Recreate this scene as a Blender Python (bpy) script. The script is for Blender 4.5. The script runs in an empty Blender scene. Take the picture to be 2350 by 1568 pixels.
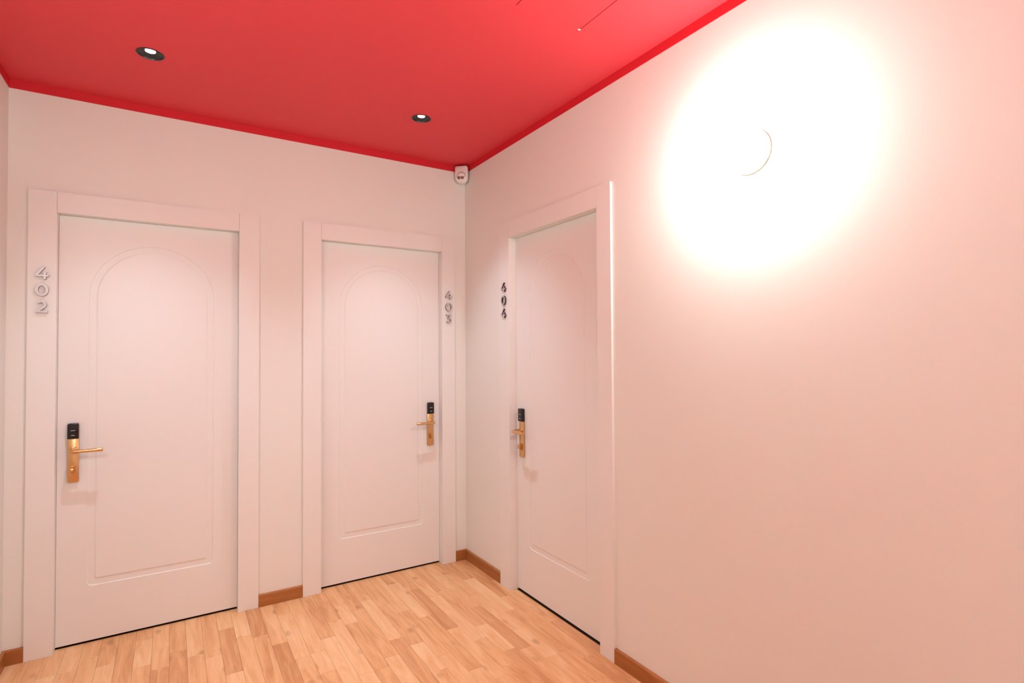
import bpy, bmesh, math, random
from mathutils import Matrix, Vector
random.seed(7)
C = bpy.context.scene.collection
scn = bpy.context.scene

# ------------------------------------------------------------------ camera, world, exposure
FPX, YAW, PITCH, ROLL = 1243.94, 32.0736, 1.1015, -0.3304
CAM = Vector((-1.6806, -3.2750, 1.3857))
cam_data = bpy.data.cameras.new('camera')
cam_data.sensor_width = 36.0
cam_data.sensor_fit = 'HORIZONTAL'
cam_data.lens = FPX / 2350 * 36.0
cam_data.clip_start = 0.02
cam = bpy.data.objects.new('camera', cam_data)
C.objects.link(cam)
ya, pi_, ro = math.radians(YAW), math.radians(PITCH), math.radians(ROLL)
Fv = Vector((math.sin(ya) * math.cos(pi_), math.cos(ya) * math.cos(pi_), math.sin(pi_)))
Rv = Vector((math.cos(ya), -math.sin(ya), 0))
Uv = Rv.cross(Fv)
R2 = Rv * math.cos(ro) + Uv * math.sin(ro)
U2 = -Rv * math.sin(ro) + Uv * math.cos(ro)
M = Matrix((R2, U2, -Fv)).transposed().to_4x4()
M.translation = CAM
cam.matrix_world = M
scn.camera = cam

world = bpy.data.worlds.new('world')
scn.world = world
world.use_nodes = True
world.node_tree.nodes['Background'].inputs[0].default_value = (0.02, 0.018, 0.016, 1)
world.node_tree.nodes['Background'].inputs[1].default_value = 0.1

scn.view_settings.view_transform = 'Standard'
scn.view_settings.look = 'None'
scn.view_settings.gamma = 1.0
scn.view_settings.use_curve_mapping = False
scn.view_settings.exposure = 0.0
scn.cycles.max_bounces = 6
scn.cycles.diffuse_bounces = 5
scn.cycles.glossy_bounces = 3
scn.cycles.adaptive_threshold = 0.02
scn.cycles.caustics_reflective = False
scn.cycles.caustics_refractive = False

GLOBE_STRENGTH = 108.0
GLOBE_COLOUR = (0.965, 1.025, 0.985)
SPOT_POWER = 72.0
SPOT_COLOUR = (0.84, 1.02, 1.16)

# ------------------------------------------------------------------ dimensions (metres)
XL = -2.316            # left wall face
YF = -5.60             # wall behind the camera
ZB, ZC = 2.5995, 2.640   # bottom of red band, ceiling
PR = 0.012             # casing / baseboard proud of the wall
LEAF_Y = 0.040         # door leaf face behind the wall face
WT = 0.12              # wall thickness
# doors: name, wall, opening start, opening width, casing left, casing right, opening top, casing top
D402 = dict(o=-2.1404, w=0.7651, cl=0.1023, cr=0.0994, zo=2.050, zh=2.1469)
D403 = dict(o=-0.9454, w=0.7674, cl=0.1004, cr=0.0944, zo=2.050, zh=2.1469)
D404 = dict(o=0.5791, w=0.7785, cl=0.1118, cr=0.0935, zo=2.056, zh=2.1540)   # distance from the corner along the right wall
ZBB = 0.0658

# ------------------------------------------------------------------ materials
def new_mat(name):
    m = bpy.data.materials.new(name)
    m.use_nodes = True
    nt = m.node_tree
    b = nt.nodes['Principled BSDF']
    return m, nt, b

def paint(name, col, rough=0.55, bump=0.06, scale=220.0, var=0.02, spec=0.3):
    m, nt, b = new_mat(name)
    tc = nt.nodes.new('ShaderNodeNewGeometry')
    n1 = nt.nodes.new('ShaderNodeTexNoise'); n1.inputs['Scale'].default_value = 1.7; n1.inputs['Detail'].default_value = 1
    nt.links.new(tc.outputs['Position'], n1.inputs['Vector'])
    mx = nt.nodes.new('ShaderNodeMix'); mx.data_type = 'RGBA'
    mx.inputs['A'].default_value = tuple(c * (1 - var) for c in col) + (1,)
    mx.inputs['B'].default_value = tuple(min(1, c * (1 + var)) for c in col) + (1,)
    nt.links.new(n1.outputs['Fac'], mx.inputs['Factor'])
    nt.links.new(mx.outputs['Result'], b.inputs['Base Color'])
    b.inputs['Roughness'].default_value = rough
    b.inputs['Specular IOR Level'].default_value = spec
    if bump:
        n2 = nt.nodes.new('ShaderNodeTexNoise'); n2.inputs['Scale'].default_value = scale; n2.inputs['Detail'].default_value = 2
        nt.links.new(tc.outputs['Position'], n2.inputs['Vector'])
        bp = nt.nodes.new('ShaderNodeBump'); bp.inputs['Strength'].default_value = bump; bp.inputs['Distance'].default_value = 0.002
        nt.links.new(n2.outputs['Fac'], bp.inputs['Height'])
        nt.links.new(bp.outputs['Normal'], b.inputs['Normal'])
    return m

def plain(name, col, rough=0.4, metal=0.0, emit=None, strength=0.0, spec=0.5):
    m, nt, b = new_mat(name)
    b.inputs['Base Color'].default_value = tuple(col) + (1,)
    b.inputs['Roughness'].default_value = rough
    b.inputs['Metallic'].default_value = metal
    b.inputs['Specular IOR Level'].default_value = spec
    if emit:
        b.inputs['Emission Color'].default_value = tuple(emit) + (1,)
        b.inputs['Emission Strength'].default_value = strength
    return m

def wood(name, light, mid, dark, axis='Y', tone=False, rough=0.38, knots=True):
    m, nt, b = new_mat(name)
    L = nt.links.new
    geo = nt.nodes.new('ShaderNodeNewGeometry')
    oi = nt.nodes.new('ShaderNodeObjectInfo')
    rnd = nt.nodes.new('ShaderNodeMath'); rnd.operation = 'ADD'
    L(geo.outputs['Random Per Island'], rnd.inputs[0]); L(oi.outputs['Random'], rnd.inputs[1])
    fr = nt.nodes.new('ShaderNodeMath'); fr.operation = 'FRACT'; L(rnd.outputs[0], fr.inputs[0])
    off = nt.nodes.new('ShaderNodeVectorMath'); off.operation = 'SCALE'
    cmb = nt.nodes.new('ShaderNodeCombineXYZ')
    for i, k in enumerate((37.0, 91.0, 13.0)):
        mu = nt.nodes.new('ShaderNodeMath'); mu.operation = 'MULTIPLY'; mu.inputs[1].default_value = k
        L(fr.outputs[0], mu.inputs[0]); L(mu.outputs[0], cmb.inputs[i])
    add = nt.nodes.new('ShaderNodeVectorMath'); add.operation = 'ADD'
    L(geo.outputs['Position'], add.inputs[0]); L(cmb.outputs[0], add.inputs[1])
    mp = nt.nodes.new('ShaderNodeMapping')
    mp.inputs['Scale'].default_value = (24, 2.6, 24) if axis == 'Y' else (2.6, 24, 24)
    L(add.outputs[0], mp.inputs['Vector'])
    # broad figure: warped noise
    n1 = nt.nodes.new('ShaderNodeTexNoise'); n1.inputs['Scale'].default_value = 1.0; n1.inputs['Detail'].default_value = 6
    n1.inputs['Roughness'].default_value = 0.6; n1.inputs['Distortion'].default_value = 1.2
    L(mp.outputs[0], n1.inputs['Vector'])
    # fine pores
    mp2 = nt.nodes.new('ShaderNodeMapping')
    mp2.inputs['Scale'].default_value = (260, 9, 260) if axis == 'Y' else (9, 260, 260)
    L(add.outputs[0], mp2.inputs['Vector'])
    n2 = nt.nodes.new('ShaderNodeTexNoise'); n2.inputs['Scale'].default_value = 1.0; n2.inputs['Detail'].default_value = 3
    L(mp2.outputs[0], n2.inputs['Vector'])
    cr = nt.nodes.new('ShaderNodeValToRGB')
    e = cr.color_ramp.elements
    e[0].position = 0.16; e[0].color = tuple(dark) + (1,)
    e[1].position = 0.84; e[1].color = tuple(light) + (1,)
    em = cr.color_ramp.elements.new(0.5); em.color = tuple(mid) + (1,)
    # shift by plank tone
    wn = nt.nodes.new('ShaderNodeTexWhiteNoise'); wn.noise_dimensions = '1D'
    L(fr.outputs[0], wn.inputs['W'])
    s1 = nt.nodes.new('ShaderNodeMapRange')
    s1.inputs['To Min'].default_value = -0.09; s1.inputs['To Max'].default_value = 0.09
    L(wn.outputs['Value'], s1.inputs['Value'])
    a1 = nt.nodes.new('ShaderNodeMath'); a1.operation = 'ADD'
    L(n1.outputs['Fac'], a1.inputs[0]); L(s1.outputs[0], a1.inputs[1])
    if tone:   # per-plank tone is kept in the plank's object colour
        sp = nt.nodes.new('ShaderNodeSeparateColor'); L(oi.outputs['Color'], sp.inputs[0])
        tm_ = nt.nodes.new('ShaderNodeMath'); tm_.operation = 'MULTIPLY_ADD'; tm_.inputs[1].default_value = 0.36; tm_.inputs[2].default_value = -0.18
        L(sp.outputs[0], tm_.inputs[0])
        a0 = nt.nodes.new('ShaderNodeMath'); a0.operation = 'ADD'
        L(a1.outputs[0], a0.inputs[0]); L(tm_.outputs[0], a0.inputs[1])
        a1 = a0
    a2 = nt.nodes.new('ShaderNodeMath'); a2.operation = 'MULTIPLY_ADD'
    a2.inputs[1].default_value = 0.14; a2.inputs[2].default_value = -0.07
    L(n2.outputs['Fac'], a2.inputs[0])
    a3 = nt.nodes.new('ShaderNodeMath'); a3.operation = 'ADD'
    L(a1.outputs[0], a3.inputs[0]); L(a2.outputs[0], a3.inputs[1])
    L(a3.outputs[0], cr.inputs['Fac'])
    last = cr.outputs['Color']
    if knots:
        mp3 = nt.nodes.new('ShaderNodeMapping'); mp3.inputs['Scale'].default_value = (9, 5, 9) if axis == 'Y' else (5, 9, 9)
        L(add.outputs[0], mp3.inputs['Vector'])
        vo = nt.nodes.new('ShaderNodeTexVoronoi'); vo.inputs['Scale'].default_value = 1.0
        nz = nt.nodes.new('ShaderNodeTexNoise'); nz.inputs['Scale'].default_value = 3.0
        L(mp3.outputs[0], nz.inputs['Vector'])
        mxv = nt.nodes.new('ShaderNodeMix'); mxv.data_type = 'VECTOR'; mxv.inputs['Factor'].default_value = 0.12
        L(mp3.outputs[0], mxv.inputs['A']); L(nz.outputs['Color'], mxv.inputs['B'])
        L(mxv.outputs['Result'], vo.inputs['Vector'])
        kr = nt.nodes.new('ShaderNodeMapRange'); kr.inputs['From Min'].default_value = 0.05; kr.inputs['From Max'].default_value = 0.17
        kr.inputs['To Min'].default_value = 0.55; kr.inputs['To Max'].default_value = 0.0
        L(vo.outputs['Distance'], kr.inputs['Value'])
        mk = nt.nodes.new('ShaderNodeMix'); mk.data_type = 'RGBA'
        mk.inputs['B'].default_value = tuple(c * 0.62 for c in dark) + (1,)
        L(kr.outputs[0], mk.inputs['Factor']); L(last, mk.inputs['A'])
        last = mk.outputs['Result']
    L(last, b.inputs['Base Color'])
    b.inputs['Roughness'].default_value = rough
    b.inputs['Specular IOR Level'].default_value = 0.35
    bp = nt.nodes.new('ShaderNodeBump'); bp.inputs['Strength'].default_value = 0.05; bp.inputs['Distance'].default_value = 0.001
    L(n2.outputs['Fac'], bp.inputs['Height']); L(bp.outputs['Normal'], b.inputs['Normal'])
    return m

def brushed(name, col, rough=0.3):
    m, nt, b = new_mat(name)
    b.inputs['Base Color'].default_value = tuple(col) + (1,)
    b.inputs['Metallic'].default_value = 1.0
    geo = nt.nodes.new('ShaderNodeNewGeometry')
    n = nt.nodes.new('ShaderNodeTexNoise'); n.inputs['Scale'].default_value = 900
    mr = nt.nodes.new('ShaderNodeMapRange'); mr.inputs['To Min'].default_value = rough - 0.06; mr.inputs['To Max'].default_value = rough + 0.06
    nt.links.new(geo.outputs['Position'], n.inputs['Vector'])
    nt.links.new(n.outputs['Fac'], mr.inputs['Value']); nt.links.new(mr.outputs[0], b.inputs['Roughness'])
    return m

MAT = dict(
    wall=paint('wall_paint', (0.79, 0.795, 0.755), 0.6, 0.0),
    door=paint('door_lacquer', (0.80, 0.80, 0.775), 0.38, 0.0, var=0.008, spec=0.4),
    ceil=paint('ceiling_red_paint', (0.69, 0.049, 0.063), 0.55, 0.0),
    band=paint('band_red_paint', (0.60, 0.018, 0.030), 0.5, 0.0),
    plank=wood('oak_parquet', (0.83, 0.545, 0.30), (0.725, 0.395, 0.182), (0.52, 0.228, 0.088), 'Y', tone=True),
    bb_x=wood('oak_baseboard_x', (0.46, 0.195, 0.060), (0.38, 0.145, 0.040), (0.29, 0.105, 0.027), 'X', knots=False, rough=0.35),
    bb_y=wood('oak_baseboard_y', (0.46, 0.195, 0.060), (0.38, 0.145, 0.040), (0.29, 0.105, 0.027), 'Y', knots=False, rough=0.35),
    subfloor=plain('subfloor', (0.08, 0.045, 0.025), 0.9),
    gold=brushed('brushed_gold', (0.72, 0.45, 0.205), 0.26),
    black=plain('black_plastic', (0.010, 0.009, 0.010), 0.22),
    mark=plain('reader_mark', (0.45, 0.45, 0.47), 0.4),
    steel=plain('digit_face', (0.54, 0.49, 0.49), 0.42, 0.5),
    dark=plain('digit_edge', (0.035, 0.025, 0.026), 0.4, 0.0),
    blackmetal=plain('black_trim', (0.012, 0.012, 0.012), 0.3),
    white=plain('white_plastic', (0.86, 0.84, 0.81), 0.35),
    lens=plain('detector_window', (0.22, 0.11, 0.10), 0.25),
    seam=plain('detector_seam', (0.10, 0.07, 0.07), 0.5),
    ring=plain('lamp_ring', (0.62, 0.56, 0.49), 0.5, 0.0),
    opal=plain('opal_glass', (0.9, 0.88, 0.85), 0.25, 0, GLOBE_COLOUR, GLOBE_STRENGTH),
    led=plain('led_lens', (0.9, 0.9, 0.9), 0.2, 0, (1, 1, 1), 12.0),
)

MAT['led'].cycles.emission_sampling = 'NONE'

# ------------------------------------------------------------------ mesh helpers
def box(bm, x0, x1, y0, y1, z0, z1):
    vs = [bm.verts.new((x, y, z)) for z in (z0, z1) for y in (y0, y1) for x in (x0, x1)]
    for f in ((0, 2, 3, 1), (4, 5, 7, 6), (0, 1, 5, 4), (2, 6, 7, 3), (0, 4, 6, 2), (1, 3, 7, 5)):
        bm.faces.new([vs[i] for i in f])
    return vs

def bevel(bm, w, seg=2, verts=None):
    es = [e for e in bm.edges if len(e.link_faces) == 2 and e.calc_face_angle(0) > 0.5]
    bmesh.ops.bevel(bm, geom=es, offset=w, segments=seg, profile=0.5, affect='EDGES', clamp_overlap=True)

def lathe(bm, prof, seg=40, cap0=True, cap1=True):
    """profile of (radius, h); axis = local -y (h measured outwards)."""
    rings = []
    for r, h in prof:
        rings.append([bm.verts.new((r * math.cos(2 * math.pi * i / seg), -h, r * math.sin(2 * math.pi * i / seg))) for i in range(seg)])
    for a, b in zip(rings, rings[1:]):
        for i in range(seg):
            j = (i + 1) % seg
            bm.faces.new((a[i], b[i], b[j], a[j]))
    if cap0: bm.faces.new(rings[0])
    if cap1: bm.faces.new(list(reversed(rings[-1])))

def lathe_z(bm, prof, seg=40, cap0=False, cap1=False):
    rings = []
    for r, z in prof:
        rings.append([bm.verts.new((r * math.cos(2 * math.pi * i / seg), r * math.sin(2 * math.pi * i / seg), z)) for i in range(seg)])
    for a, b in zip(rings, rings[1:]):
        for i in range(seg):
            j = (i + 1) % seg
            bm.faces.new((a[i], a[j], b[j], b[i]))
    if cap0: bm.faces.new(list(reversed(rings[0])))
    if cap1: bm.faces.new(rings[-1])

def tube(bm, pts, radii, seg=20, sq=1.0):
    pts = [Vector(p) for p in pts]
    rings = []
    n = len(pts)
    up = Vector((0, 0, 1))
    for i, p in enumerate(pts):
        t = (pts[min(i + 1, n - 1)] - pts[max(i - 1, 0)]).normalized()
        s = t.cross(up).normalized()
        u = s.cross(t).normalized()
        r = radii[i]
        rings.append([bm.verts.new(p + s * (r * math.cos(2 * math.pi * k / seg)) + u * (r * sq * math.sin(2 * math.pi * k / seg))) for k in range(seg)])
    for a, b in zip(rings, rings[1:]):
        for k in range(seg):
            j = (k + 1) % seg
            bm.faces.new((a[k], a[j], b[j], b[k]))
    bm.faces.new(list(reversed(rings[0]))); bm.faces.new(rings[-1])

def obj(name, bm, mat, parent=None, smooth=0.0):
    bmesh.ops.recalc_face_normals(bm, faces=bm.faces)
    me = bpy.data.meshes.new(name)
    bm.to_mesh(me); bm.free()
    for m in (mat if isinstance(mat, (list, tuple)) else [mat]):
        me.materials.append(m)
    if smooth:
        me.polygons.foreach_set('use_smooth', [True] * len(me.polygons))
        me.set_sharp_from_angle(angle=math.radians(smooth))
    o = bpy.data.objects.new(name, me)
    C.objects.link(o)
    o.parent = parent
    return o

def tag(o, label=None, cat=None, group=None, kind=None):
    if label: o['label'] = label
    if cat: o['category'] = cat
    if group: o['group'] = group
    if kind: o['kind'] = kind
    return o

def empty(name, loc, rz=0.0):
    o = bpy.data.objects.new(name, None)
    o.empty_display_size = 0.1
    C.objects.link(o)
    o.location = loc; o.rotation_euler = (0, 0, rz)
    return o

def copy_tree(o, parent=None):
    c = o.copy(); C.objects.link(c); c.parent = parent
    for ch in list(o.children):
        copy_tree(ch, c)
    return c

# ------------------------------------------------------------------ walls (boxes around the door openings)
JT = 0.03   # jamb board thickness
def wall_mesh(length, doors, z1, t=WT):
    bm = bmesh.new()
    x = 0.0
    for d in doors:
        a, b = d['s'] - JT, d['s'] + d['w'] + JT
        box(bm, x, a, 0, t, 0, z1)
        box(bm, a, b, 0, t, d['zo'] + JT, z1)
        x = b
    box(bm, x, length, 0, t, 0, z1)
    return bm

HZ = ZC + 0.15
wb = obj('wall_back', wall_mesh(0 - XL, [dict(s=D402['o'] - XL, w=D402['w'], zo=D402['zo']), dict(s=D403['o'] - XL, w=D403['w'], zo=D403['zo'])], HZ), MAT['wall'])
wb.location = (XL, 0, 0)
tag(wb, 'pale pink painted wall holding the doors 402 and 403', 'wall', kind='structure')
wr = obj('wall_right', wall_mesh(-YF + WT, [dict(s=D404['o'], w=D404['w'], zo=D404['zo'])], HZ), MAT['wall'])
wr.rotation_euler = (0, 0, -math.pi / 2)
tag(wr, 'pale pink painted wall with door 404 and the glowing lamp', 'wall', kind='structure')
bm = bmesh.new(); box(bm, XL - WT, XL, YF - WT, WT, 0, HZ)
tag(obj('wall_left', bm, MAT['wall']), 'pale pink painted wall at the far left edge beside door 402', 'wall', kind='structure')
bm = bmesh.new(); box(bm, XL, 0, YF - WT, YF, 0, HZ)
tag(obj('wall_front', bm, MAT['wall']), 'pale pink painted wall facing the doors behind the viewer', 'wall', kind='structure')

# red painted band under the ceiling
bands = [('trim_1', (XL, 0, -0.003, 0), 'narrow red band under the ceiling above doors 402 and 403'),
         ('trim_2', (-0.003, 0, YF, -0.003), 'narrow red band under the ceiling along the wall with door 404'),
         ('trim_3', (XL, XL + 0.003, YF, -0.003), 'narrow red band under the ceiling on the far left wall'),
         ('trim_4', (XL + 0.003, -0.003, YF, YF + 0.003), 'narrow red band under the ceiling behind the viewer')]
for n, (x0, x1, y0, y1), lab in bands:
    bm = bmesh.new(); box(bm, x0, x1, y0, y1, ZB, ZC)
    tag(obj(n, bm, MAT['band']), lab, 'trim', kind='structure')

# ------------------------------------------------------------------ ceiling with holes for the downlights and the hatch
DL = [(-1.765, -0.575), (-0.556, -0.577)]
RH = 0.046
HX0, HX1, HY1, HY0 = -0.635, -0.340, -1.645, -2.245
bm = bmesh.new()
def loop(pts):
    vs = [bm.verts.new((x, y, ZC)) for x, y in pts]
    return [bm.edges.new((vs[i], vs[(i + 1) % len(vs)])) for i in range(len(vs))]
es = loop([(XL - 0.05, YF - 0.05), (0.05, YF - 0.05), (0.05, 0.05), (XL - 0.05, 0.05)])
for cx, cy in DL:
    es += loop([(cx + RH * math.cos(2 * math.pi * i / 40), cy + RH * math.sin(2 * math.pi * i / 40)) for i in range(40)])
es += loop([(HX0, HY0), (HX1, HY0), (HX1, HY1), (HX0, HY1)])
bmesh.ops.triangle_fill(bm, use_beauty=True, use_dissolve=False, edges=es)
ext = bmesh.ops.extrude_face_region(bm, geom=list(bm.faces))
bmesh.ops.translate(bm, vec=(0, 0, 0.018), verts=[v for v in ext['geom'] if isinstance(v, bmesh.types.BMVert)])
ceil = obj('ceiling', bm, MAT['ceil'])
tag(ceil, 'flat red painted ceiling with recessed downlights', 'ceiling', kind='structure')

# access hatch in the ceiling
h = empty('ceiling_access_hatch', ((HX0 + HX1) / 2, (HY0 + HY1) / 2, ZC))
tag(h, 'flush red access hatch in the ceiling with thin dark side joints', 'hatch')
hw, hl = (HX1 - HX0) / 2, (HY1 - HY0) / 2
bm = bmesh.new(); box(bm, -hw + 0.0035, hw - 0.0035, -hl + 0.003, hl, 0.0, 0.016)
obj('panel', bm, MAT['ceil'], h)
bm = bmesh.new()
box(bm, -hw - 0.03, hw + 0.03, -hl - 0.03, hl + 0.03, 0.024, 0.034)
obj('backing', bm, MAT['subfloor'], h)
bm = bmesh.new(); box(bm, hw - 0.010, hw + 0.001, hl - 0.007, hl - 0.001, -0.0012, 0.0004)
tag(obj('corner_clip', bm, MAT['white'], h), 'tiny white corner clip')

# ------------------------------------------------------------------ floor: oak strips laid towards the far doors
bm = bmesh.new(); box(bm, XL - 0.1, 0.1, YF - 0.1, 0.1, -0.06, -0.013)
fl = obj('floor', bm, MAT['subfloor'])
tag(fl, 'oak strip parquet floor in honey brown tones', 'floor', kind='structure')
SW = 0.0688          # strip width
X_STRIP = -1.754     # a strip joint
LEN = (0.19, 0.26, 0.33, 0.40, 0.48, 0.57)
pm = {}
def plank_mesh(w, l):
    key = (round(w, 4), round(l, 4))
    if key not in pm:
        b = bmesh.new()
        g, c = 0.00025, 0.0006
        x0, x1, y0, y1 = g - w / 2, w / 2 - g, g - l / 2, l / 2 - g
        lo = [b.verts.new(p) for p in ((x0, y0, -0.012), (x1, y0, -0.012), (x1, y1, -0.012), (x0, y1, -0.012))]
        md = [b.verts.new(p) for p in ((x0, y0, -c), (x1, y0, -c), (x1, y1, -c), (x0, y1, -c))]
        tp = [b.verts.new(p) for p in ((x0 + c, y0 + c, 0), (x1 - c, y0 + c, 0), (x1 - c, y1 - c, 0), (x0 + c, y1 - c, 0))]
        b.faces.new(list(reversed(lo))); b.faces.new(tp)
        for a, d in ((lo, md), (md, tp)):
            for i in range(4):
                j = (i + 1) % 4
                b.faces.new((a[i], a[j], d[j], d[i]))
        me = bpy.data.meshes.new('plank'); b.to_mesh(me); b.free()
        me.materials.append(MAT['plank'])
        pm[key] = me
    return pm[key]

def project(x, y, z):
    d = Vector((x, y, z)) - CAM
    zz = d.dot(Fv)
    if zz < 0.2: return None
    return 1175 + FPX * d.dot(R2) / zz, 784 - FPX * d.dot(U2) / zz
# strips whose end joints can be read in the photograph: tones (-1 dark .. +1 light) between joint distances from the far wall
LAID = {-4: (-0.2, 0.125, 0.5), -3: (-0.8, 0.239, 0.4), -1: (-0.3, 0.080, 0.6), 0: (-0.2, 0.21, 0.1), 1: (-0.4, 0.283, -0.7, 0.62, 0.5), 2: (0.4, 0.368, -0.3),
        3: (-0.3, 0.42, -0.4, 0.80, 0.3), 4: (0.0, 0.171, -1.0, 0.617, 0.4), 5: (0.6, 0.30, 0.2, 0.83, 0.4), 6: (-0.9, 0.340, -0.2, 0.86, 0.5), 7: (0.4, 0.469, -1.0, 0.98, -0.1),
        8: (-0.9, 0.162, 0.5, 0.650, -0.6, 1.10, 0.3), 9: (0.1, 0.64, 0.3), 10: (-0.8, 0.537, 0.5, 1.07, 0.2), 11: (-0.5, 0.383, 0.9, 0.93, 0.3),
        12: (0.1, 0.457, -0.6, 0.930, -0.8), 13: (-0.3, 0.33, 0.1, 0.86, 0.4), 14: (0.0, 0.240, 1.0, 0.727, -1.0, 1.28, 0.2), 15: (-0.1, 0.35, 0.0, 0.82, 0.7),
        16: (0.1, 0.48, -0.2, 0.977, 0.6), 17: (-0.8, 0.113, 0.3, 0.598, -0.2, 1.154, 0.2), 18: (-0.6, 0.26, -0.5, 0.783, 0.5, 1.26, 0.6), 19: (0.2, 0.41, 0.3, 0.95, -0.1),
        20: (-0.2, 0.36, -0.1, 0.833, 0.6, 1.103, -0.2), 21: (0.3, 0.24, -0.3, 0.64, -0.5, 1.13, 0.0), 22: (-0.3, 0.16, 0.3, 0.513, 0.2, 0.968, 0.9, 1.25, 0.1),
        23: (-0.7, 0.300, 0.6, 0.78, -0.5, 1.248, 0.1), 24: (-0.5, 0.62, -0.4, 1.343, -0.8), 25: (-0.6, 0.40, -0.4, 1.0, -0.5)}
far = bmesh.new()
rp = random.Random(21)
k = math.floor((XL - X_STRIP) / SW) - 1
n_pl = 0
while X_STRIP + k * SW < 0.02:
    x = X_STRIP + k * SW
    y = 0.046
    run = list(LAID.get(k, ()))
    tone = run.pop(0) if run else rp.uniform(-0.7, 0.7)
    while y > YF:
        if run:
            l = y + run[0]; nxt = run[1]; run = run[2:]
        else:
            l = rp.choice(LEN); nxt = rp.choice((-0.7, -0.3, 0.0, 0.1, 0.3, 0.6))
        cx, cy = x + SW / 2, y - l / 2
        near = False
        if cy > -2.3:
            for py in (y, cy, y - l):
                q = project(cx, py, 0)
                if q and -150 < q[0] < 2500 and q[1] < 1800: near = True
        me = plank_mesh(SW, l)
        if near:
            o = bpy.data.objects.new('plank', me); C.objects.link(o)
            o.parent = fl; o.location = (cx, cy, 0); n_pl += 1
            t_ = 0.5 + 0.5 * tone
            o.color = (t_, t_, t_, 1)
        else:
            t = bmesh.new(); t.from_mesh(me); bmesh.ops.translate(t, vec=(cx, cy, 0), verts=t.verts)
            tm = bpy.data.meshes.new('tmp'); t.to_mesh(tm); t.free(); far.from_mesh(tm); bpy.data.meshes.remove(tm)
        y -= l
        tone = nxt
    k += 1
o = obj('parquet_strips', far, MAT['plank'], fl); o['kind'] = 'stuff'; o.color = (0.5, 0.5, 0.5, 1)

# ------------------------------------------------------------------ baseboards
def baseboard(name, length, mat, loc, rz, label, m0=0.0, m1=0.0):
    """profile extruded along local x; face towards local -y; m0/m1 mitre the ends."""
    t = PR
    prof = [(0, 0), (-t, 0), (-t, ZBB - 0.005), (-t + 0.0012, ZBB - 0.0015), (-t + 0.004, ZBB), (0, ZBB + 0.001)]
    b = bmesh.new()
    r0 = [b.verts.new((0 - y * m0, y, z)) for y, z in prof]
    r1 = [b.verts.new((length + y * m1, y, z)) for y, z in prof]
    for i in range(len(prof)):
        j = (i + 1) % len(prof)
        b.faces.new((r0[i], r0[j], r1[j], r1[i]))
    b.faces.new(list(reversed(r0))); b.faces.new(r1)
    o = obj(name, b, mat, None)
    o.location = loc; o.rotation_euler = (0, 0, rz)
    tag(o, label, 'baseboard', kind='structure')
X1 = D402['o'] - D402['cl']; X4 = D402['o'] + D402['w'] + D402['cr']
X5 = D403['o'] - D403['cl']; X8 = D403['o'] + D403['w'] + D403['cr']
S1 = D404['o'] - D404['cl']; S4 = D404['o'] + D404['w'] + D404['cr']
G = 0.0008
baseboard('baseboard_back', X1 - XL - G, MAT['bb_x'], (XL, 0, 0), 0, 'short oak baseboard between the left corner and door 402', 1, 0)
baseboard('baseboard_back', X5 - X4 - 2 * G, MAT['bb_x'], (X4 + G, 0, 0), 0, 'short oak baseboard between doors 402 and 403')
baseboard('baseboard_back', 0 - X8 - G, MAT['bb_x'], (X8 + G, 0, 0), 0, 'tiny oak baseboard between door 403 and the corner', 0, 1)
baseboard('baseboard_right', S1 - G, MAT['bb_y'], (0, 0, 0), -math.pi / 2, 'oak baseboard between the corner and door 404', 1, 0)
baseboard('baseboard_right', -YF - S4 - G, MAT['bb_y'], (0, -S4 - G, 0), -math.pi / 2, 'long oak baseboard under the glowing wall lamp right of door 404', 0, 1)
baseboard('baseboard_left', -YF, MAT['bb_y'], (XL, YF, 0), math.pi / 2, 'oak baseboard along the far left wall', 1, 1)
baseboard('baseboard_front', -XL, MAT['bb_x'], (0, YF, 0), math.pi, 'oak baseboard behind the viewer', 1, 1)

# ------------------------------------------------------------------ doors
def arch_contour(w, zb, zt, inset, n_arc=36):
    """arch-topped panel outline centred on x=0, rounded bottom corners."""
    hwid = w / 2 - inset
    b0 = zb + inset
    spring = zt - w / 2
    rr = max(0.006, 0.022 - inset * 0.5)
    pts = []
    for i in range(7):
        a = math.pi + (math.pi / 2) * i / 6
        pts.append((-hwid + rr + rr * math.cos(a), b0 + rr + rr * math.sin(a)))
    for i in range(7):
        a = -math.pi / 2 + (math.pi / 2) * i / 6
        pts.append((hwid - rr + rr * math.cos(a), b0 + rr + rr * math.sin(a)))
    for i in range(n_arc + 1):
        a = math.pi * i / n_arc
        pts.append((hwid * math.cos(a), spring + hwid * math.sin(a)))
    return pts

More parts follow.
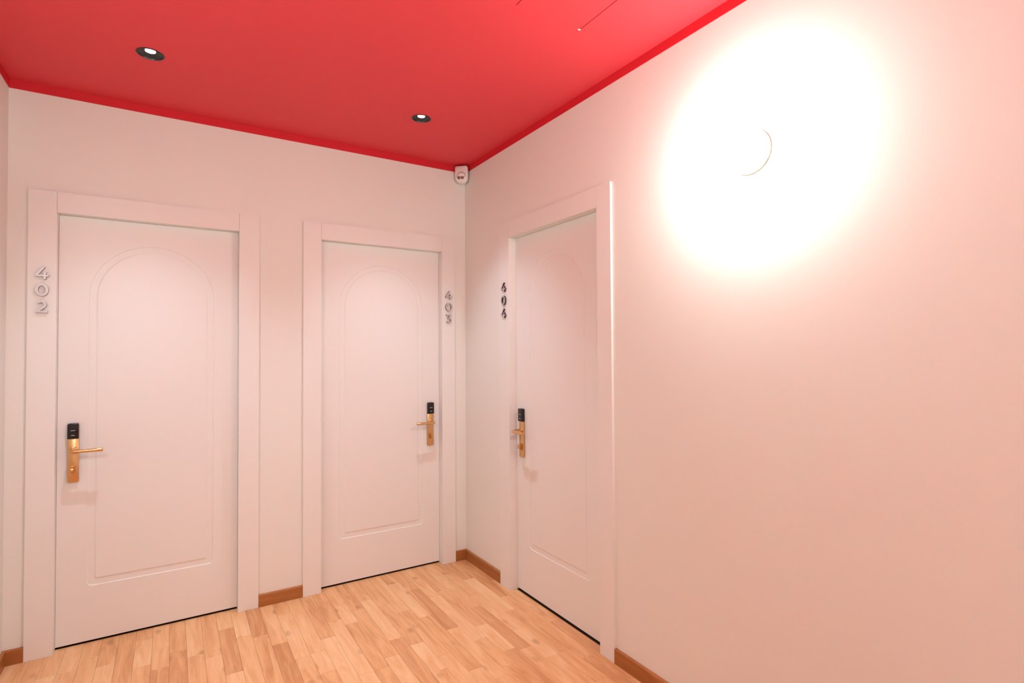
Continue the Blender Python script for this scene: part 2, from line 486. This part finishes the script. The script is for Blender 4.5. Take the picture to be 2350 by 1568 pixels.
def leaf_mesh(w, zo):
    b = bmesh.new()
    gap, bot = 0.0009, 0.011
    x0, x1, z0, z1 = gap, w - gap, bot, zo - gap
    ym = LEAF_Y
    cx = w / 2
    PW = 0.532
    rect = [b.verts.new((x, ym, z)) for x, z in ((x0, z0), (x1, z0), (x1, z1), (x0, z1))]
    prof = [(0.0, 0.0), (0.0022, 0.0030), (0.0265, 0.0030), (0.0295, 0.0026), (0.0345, 0.0006), (0.0355, 0.0004)]
    rings = [[b.verts.new((cx + px, ym + dy, pz)) for px, pz in arch_contour(PW, 0.270, 1.932, ins)] for ins, dy in prof]
    n = len(rings[0])
    es = [b.edges.new((rect[i], rect[(i + 1) % 4])) for i in range(4)]
    es += [b.edges.new((rings[0][i], rings[0][(i + 1) % n])) for i in range(n)]
    bmesh.ops.triangle_fill(b, use_beauty=True, use_dissolve=False, edges=es)
    for a, c in zip(rings, rings[1:]):
        for i in range(n):
            j = (i + 1) % n
            b.faces.new((a[i], a[j], c[j], c[i]))
    b.faces.new(rings[-1])
    back = [b.verts.new((v.co.x, ym + 0.036, v.co.z)) for v in rect]
    for i in range(4):
        j = (i + 1) % 4
        b.faces.new((rect[i], rect[j], back[j], back[i]))
    b.faces.new(back)
    return b

def box_obj(name, dims, mat, parent, bv=0.0015, seg=2):
    b = bmesh.new(); box(b, *dims)
    if bv: bevel(b, bv, seg)
    return obj(name, b, mat, parent, smooth=35 if bv else 0)

def lock_set(root, lx, sgn):
    """gold electronic lock on the leaf; sgn = direction of the lever along local x."""
    y0 = LEAF_Y
    z0, z1, zs = 0.777, 1.058, 0.984
    hw = 0.0215
    b = bmesh.new()
    box(b, lx - hw, lx + hw, y0 - 0.011, y0 + 0.0005, z0, zs)
    es = [e for e in b.edges if abs(e.verts[0].co.z - z0) < 1e-6 and abs(e.verts[1].co.z - z0) < 1e-6 and abs(e.verts[0].co.x - e.verts[1].co.x) < 1e-6]
    bmesh.ops.bevel(b, geom=es, offset=0.006, segments=4, profile=0.5, affect='EDGES')
    bevel(b, 0.0012, 2)
    plate = obj('lock_plate', b, MAT['gold'], root, smooth=35)
    tag(plate, 'gold lock plate')
    # card reader
    b = bmesh.new()
    box(b, lx - hw, lx + hw, y0 - 0.020, y0 + 0.0005, zs + 0.0004, z1)
    es = [e for e in b.edges if abs(e.verts[0].co.z - z1) < 1e-6 and abs(e.verts[1].co.z - z1) < 1e-6 and abs(e.verts[0].co.x - e.verts[1].co.x) < 1e-6]
    bmesh.ops.bevel(b, geom=es, offset=0.008, segments=5, profile=0.5, affect='EDGES')
    bevel(b, 0.002, 2)
    tag(obj('card_reader', b, MAT['black'], plate, smooth=35), 'black card reader')
    for dz, w in ((0.040, 0.009), (0.017, 0.007)):
        b = bmesh.new(); box(b, lx - w, lx + w, y0 - 0.0204, y0 - 0.0198, zs + dz - 0.0014, zs + dz + 0.0014)
        tag(obj('reader_mark', b, MAT['mark'], plate), 'pale grey mark')
    # lever
    zl = 0.931
    b = bmesh.new()
    pts = [(lx, y0 - 0.010, zl), (lx, y0 - 0.060, zl)]
    r = 0.013
    for i in range(1, 7):
        a = (math.pi / 2) * i / 6
        pts.append((lx + sgn * r * (1 - math.cos(a)), y0 - 0.060 - r * math.sin(a), zl))
    pts += [(lx + sgn * 0.05, y0 - 0.0735, zl), (lx + sgn * 0.09, y0 - 0.074, zl + 0.0003), (lx + sgn * 0.118, y0 - 0.074, zl + 0.0006), (lx + sgn * 0.1195, y0 - 0.074, zl + 0.0006)]
    rad = [0.0110, 0.0090] + [0.0088] * 6 + [0.0080, 0.0084, 0.0090, 0.0082]
    tube(b, pts, rad, 20)
    lev = obj('lever_handle', b, MAT['gold'], plate, smooth=40)
    b = bmesh.new(); lathe(b, [(0.0165, 0), (0.0165, 0.003), (0.014, 0.0055), (0.011, 0.006)], 32)
    o = obj('rosette', b, MAT['gold'], plate, smooth=40); o.location = (lx, y0 - 0.0108, zl)
    # thumb turn: small escutcheon with a half-moon tab
    zt = 0.838
    b = bmesh.new(); box(b, lx - 0.011, lx + 0.011, y0 - 0.0150, y0 - 0.0105, zt - 0.021, zt + 0.021); bevel(b, 0.002, 2)
    obj('escutcheon', b, MAT['gold'], plate, smooth=35)
    b = bmesh.new()
    n = 16
    ra, rb_ = [], []
    for i in range(n + 1):
        a = -math.pi / 2 + math.pi * i / n
        for lst, dx in ((ra, -0.0045), (rb_, 0.0045)):
            lst.append(b.verts.new((lx + dx, y0 - 0.014 - 0.022 * math.cos(a), zt + 0.0165 * math.sin(a))))
    b.faces.new(ra); b.faces.new(list(reversed(rb_)))
    for i in range(n + 1):
        j = (i + 1) % (n + 1)
        b.faces.new((ra[i], rb_[i], rb_[j], ra[j]))
    bevel(b, 0.0008, 1)
    obj('thumb_turn', b, MAT['gold'], plate, smooth=40)

def make_door(name, d, loc, rz, lock_side, label):
    root = empty(name, loc, rz)
    tag(root, label, 'door', kind='structure')
    w, zo, zh = d['w'], d['zo'], d['zh']
    # casing boards
    box_obj('casing_upright', (-d['cl'], 0, -PR, 0, 0.0005, zh), MAT['door'], root, 0.0015)
    box_obj('casing_upright', (w, w + d['cr'], -PR, 0, 0.0005, zh), MAT['door'], root, 0.0015)
    box_obj('casing_head', (0.0010, w - 0.0010, -PR, 0, zo, zh), MAT['door'], root, 0.0012)
    # jamb lining
    box_obj('jamb', (-JT, 0, 0, WT, 0.0005, zo), MAT['door'], root, 0)
    box_obj('jamb', (w, w + JT, 0, WT, 0.0005, zo), MAT['door'], root, 0)
    box_obj('jamb_head', (-JT, w + JT, 0, WT, zo, zo + JT), MAT['door'], root, 0)
    obj('door_leaf', leaf_mesh(w, zo), MAT['door'], root)
    lx = 0.062 if lock_side < 0 else w - 0.0655
    lock_set(root, lx, -lock_side)
    return root
make_door('door_1', D402, (D402['o'], 0, 0), 0, -1, 'pale door with arched panel, lock on its left, next to numerals 402')
make_door('door_2', D403, (D403['o'], 0, 0), 0, 1, 'pale door with arched panel, lock on its right, next to numerals 403')
make_door('door_3', D404, (0, -D404['o'], 0), -math.pi / 2, -1, 'pale arched-panel door on the lamp wall, next to numerals 404')

# ------------------------------------------------------------------ room numbers
def arc(cx, cy, r, a0, a1, n=18, ry=None):
    ry = ry or r
    return [(cx + r * math.cos(math.radians(a0 + (a1 - a0) * i / n)), cy + ry * math.sin(math.radians(a0 + (a1 - a0) * i / n))) for i in range(n + 1)]
GL = {
    '4': [[(0.44, 1.0), (0.0, 0.36), (0.0, 0.215), (0.53, 0.215), (0.53, 0.0), (0.70, 0.0), (0.70, 0.215), (0.88, 0.215), (0.88, 0.37),
           (0.70, 0.37), (0.70, 0.60), (0.535, 0.60), (0.535, 0.37), (0.21, 0.37), (0.64, 1.0)]],
    '2': [arc(0.42, 0.675, 0.335, 158, -38, 22, 0.33) + [(0.33, 0.155), (0.82, 0.155), (0.82, 0.0), (0.06, 0.0), (0.06, 0.12)] + arc(0.42, 0.675, 0.165, -38, 158, 18, 0.17)],
    '3': [[(0.08, 1.0), (0.76, 1.0), (0.76, 0.87), (0.54, 0.625)] + arc(0.42, 0.305, 0.37, 62, -148, 24, 0.31) + arc(0.42, 0.305, 0.19, -148, 92, 22, 0.155) +
          [(0.30, 0.46), (0.30, 0.58), (0.53, 0.845), (0.08, 0.845)]],
}
def digit_mesh(ch, h, depth):
    b = bmesh.new()
    if ch == '0':
        n = 44
        loops = []
        for rx, rz in ((0.43, 0.51), (0.245, 0.345)):
            loops.append([(0.44 + rx * math.cos(2 * math.pi * i / n), 0.5 + rz * math.sin(2 * math.pi * i / n)) for i in range(n)])
        f = [[b.verts.new((px * h, -depth, pz * h)) for px, pz in lp] for lp in loops]
        k = [[b.verts.new((px * h, 0, pz * h)) for px, pz in lp] for lp in loops]
        for i in range(n):
            j = (i + 1) % n
            b.faces.new((f[0][i], f[0][j], f[1][j], f[1][i])).material_index = 0
            b.faces.new((k[0][i], k[1][i], k[1][j], k[0][j])).material_index = 1
            b.faces.new((f[0][i], k[0][i], k[0][j], f[0][j])).material_index = 1
            b.faces.new((f[1][i], f[1][j], k[1][j], k[1][i])).material_index = 1
    else:
        lp = GL[ch][0]
        f = [b.verts.new((px * h, -depth, pz * h)) for px, pz in lp]
        k = [b.verts.new((px * h, 0, pz * h)) for px, pz in lp]
        n = len(lp)
        for lst, mi in ((f, 0), (list(reversed(k)), 1)):
            q = b.faces.new(lst); q.normal_update(); q.material_index = mi
        for i in range(n):
            j = (i + 1) % n
            b.faces.new((f[i], k[i], k[j], f[j])).material_index = 1
        bmesh.ops.triangulate(b, faces=[q for q in b.faces if len(q.verts) > 4], ngon_method='EAR_CLIP')
    return b

def room_number(txt, loc, rz, label):
    root = empty('room_number', loc, rz)
    tag(root, label, 'sign', 'room numbers beside the doors')
    h, pitch = 0.0555, 0.0775
    for i, ch in enumerate(txt):
        o = obj('digit', digit_mesh(ch, h, 0.010), [MAT['steel'], MAT['dark']], root)
        o.location = (-0.44 * h, 0, -i * pitch - h)
room_number('402', (-2.1905, -PR, 1.789), 0, 'raised grey numerals 402 down the casing left of the lock')
room_number('403', (-0.1305, -PR, 1.790), 0, 'raised grey numerals 403 down the casing nearest the corner')
room_number('404', (-PR, -0.5285, 1.797), -math.pi / 2, 'raised dark-edged numerals 404 on the casing of the lamp wall door')

# ------------------------------------------------------------------ downlights
def make_downlight():
    root = empty('ceiling_downlight', (0, 0, 0))
    b = bmesh.new()
    lathe_z(b, [(RH - 0.003, 0.004), (RH - 0.001, -0.0018), (RH + 0.003, -0.0022), (RH + 0.0055, -0.0003), (RH + 0.0055, 0.0)], 48)
    obj('trim_ring', b, MAT['blackmetal'], root, smooth=50)
    b = bmesh.new()
    lathe_z(b, [(RH - 0.003, 0.002), (0.034, 0.0062), (0.026, 0.0095), (0.0205, 0.0115), (0.0205, 0.016)], 48)
    obj('reflector', b, MAT['blackmetal'], root, smooth=60)
    b = bmesh.new()
    lathe_z(b, [(0.0188, 0.0118), (0.0188, 0.0138)], 40, True, True)
    tag(obj('lens', b, MAT['led'], root), 'glowing white lens')
    b = bmesh.new()
    lathe_z(b, [(RH - 0.0028, 0.004), (RH - 0.0028, 0.10)], 40, False, True)
    obj('housing', b, MAT['blackmetal'], root)
    return root
dl = make_downlight()
dls = [dl, copy_tree(dl)]
labs = ['black recessed downlight at the left of the red ceiling', 'black recessed downlight in the red ceiling nearer the corner detector']
for i, (px, py) in enumerate(DL):
    o = dls[i]
    o.location = (px, py, ZC)
    tag(o, labs[i], 'downlight', 'recessed downlights in the red ceiling')
    ld = bpy.data.lights.new('downlight_beam', 'SPOT')
    ld.energy = SPOT_POWER; ld.color = SPOT_COLOUR
    ld.spot_size = math.radians(88); ld.spot_blend = 1.0; ld.shadow_soft_size = 0.014
    lo = bpy.data.objects.new('downlight_beam', ld); C.objects.link(lo)
    lo.parent = o; lo.location = (0, 0, 0.0095)

# ------------------------------------------------------------------ wall lamps
def make_wall_lamp(loc, rz, label):
    root = empty('wall_lamp', loc, rz)
    tag(root, label, 'wall lamp', 'round glowing wall lamps')
    b = bmesh.new()
    lathe(b, [(0.075, 0.0), (0.076, 0.001), (0.076, 0.0175), (0.0745, 0.019), (0.05, 0.019)], 56)
    tag(obj('base_ring', b, MAT['ring'], root, smooth=45), 'cream metal base ring')
    b = bmesh.new()
    lathe(b, [(0.022, 0.0192), (0.022, 0.028), (0.028, 0.031), (0.028, 0.040)], 32)
    obj('stem', b, MAT['ring'], root, smooth=45)
    b = bmesh.new()
    cen, R = 0.104, 0.072
    a0 = math.radians(-72)
    prof = []
    for i in range(16):
        a = a0 + (math.radians(87) - a0) * i / 15
        prof.append((R * math.cos(a), cen + R * math.sin(a)))
    lathe(b, prof, 32)
    tag(obj('opal_globe', b, MAT['opal'], root, smooth=60), 'glowing white opal glass globe')
    return root
make_wall_lamp((0, -2.146, 2.066), -math.pi / 2, 'round glowing white lamp on the wall right of door 404')
make_wall_lamp((XL, -2.146, 2.066), math.pi / 2, 'round glowing white lamp on the left wall near the viewer')
make_wall_lamp((0, -4.30, 2.066), -math.pi / 2, 'added round fill lamp, unseen, on the right wall behind the viewer')  # added out of view as fill, to even out the room's brightness
make_wall_lamp((XL, -4.30, 2.066), math.pi / 2, 'added round fill lamp, unseen, on the left wall behind the viewer')  # second added fill lamp, out of view, mirrors the one opposite

# ------------------------------------------------------------------ motion detector in the corner
md = empty('motion_detector', (-0.012, -0.012, 2.519), -math.pi / 4)
tag(md, 'small white motion detector tucked in the corner under the red ceiling', 'detector')
b = bmesh.new()
W2, H = 0.043, 0.106
def sec(z, yf, wid, yb=-0.012):
    # cross-section: narrow back in the corner, full width in front
    p = [(-0.010, yb), (-wid, -0.040), (-wid, yf + 0.008), (-wid + 0.008, yf), (wid - 0.008, yf), (wid, yf + 0.008), (wid, -0.040), (0.010, yb)]
    return [b.verts.new((x, y, z)) for x, y in p]
ss = [sec(0.0, -0.054, 0.026), sec(0.006, -0.060, 0.034), sec(0.018, -0.066, 0.040), sec(0.040, -0.070, W2), sec(H - 0.006, -0.072, W2), sec(H, -0.068, W2 - 0.004)]
for a, c in zip(ss, ss[1:]):
    for i in range(8):
        j = (i + 1) % 8
        b.faces.new((a[i], a[j], c[j], c[i]))
b.faces.new(list(reversed(ss[0]))); b.faces.new(ss[-1])
obj('housing', b, MAT['white'], md, smooth=40)
bm2 = bmesh.new()
bmesh.ops.create_uvsphere(bm2, u_segments=32, v_segments=20, radius=0.030)
eye = obj('eyeball', bm2, MAT['white'], md, smooth=60)
eye.location = (0.003, -0.064, 0.037)
b = bmesh.new()
n = 48
def ring_pts(R, yy):
    return [b.verts.new((R * math.cos(2 * math.pi * i / n), yy, R * math.sin(2 * math.pi * i / n))) for i in range(n)]
a_, c_ = ring_pts(0.0268, -0.0105), ring_pts(0.0300, -0.0085)
for i in range(n):
    j = (i + 1) % n
    if a_[i].co.z > -0.006:
        b.faces.new((a_[i], a_[j], c_[j], c_[i]))
o = obj('seam_ring', b, MAT['seam'], eye)
# lens window wrapped on the ball, two panes
for u0, u1 in ((-0.95, -0.05), (0.05, 0.95)):
    b = bmesh.new()
    grid = []
    for iv in range(6):
        v = math.radians(-48 + 36 * iv / 5)
        row = []
        for iu in range(7):
            u = u0 + (u1 - u0) * iu / 6
            R = 0.0304
            row.append(b.verts.new((R * math.cos(v) * math.sin(u), -R * math.cos(v) * math.cos(u), R * math.sin(v))))
        grid.append(row)
    for r0, r1 in zip(grid, grid[1:]):
        for i in range(6):
            b.faces.new((r0[i], r0[i + 1], r1[i + 1], r1[i]))
    tag(obj('window', b, MAT['lens'], eye, smooth=60), 'brown sensor window')
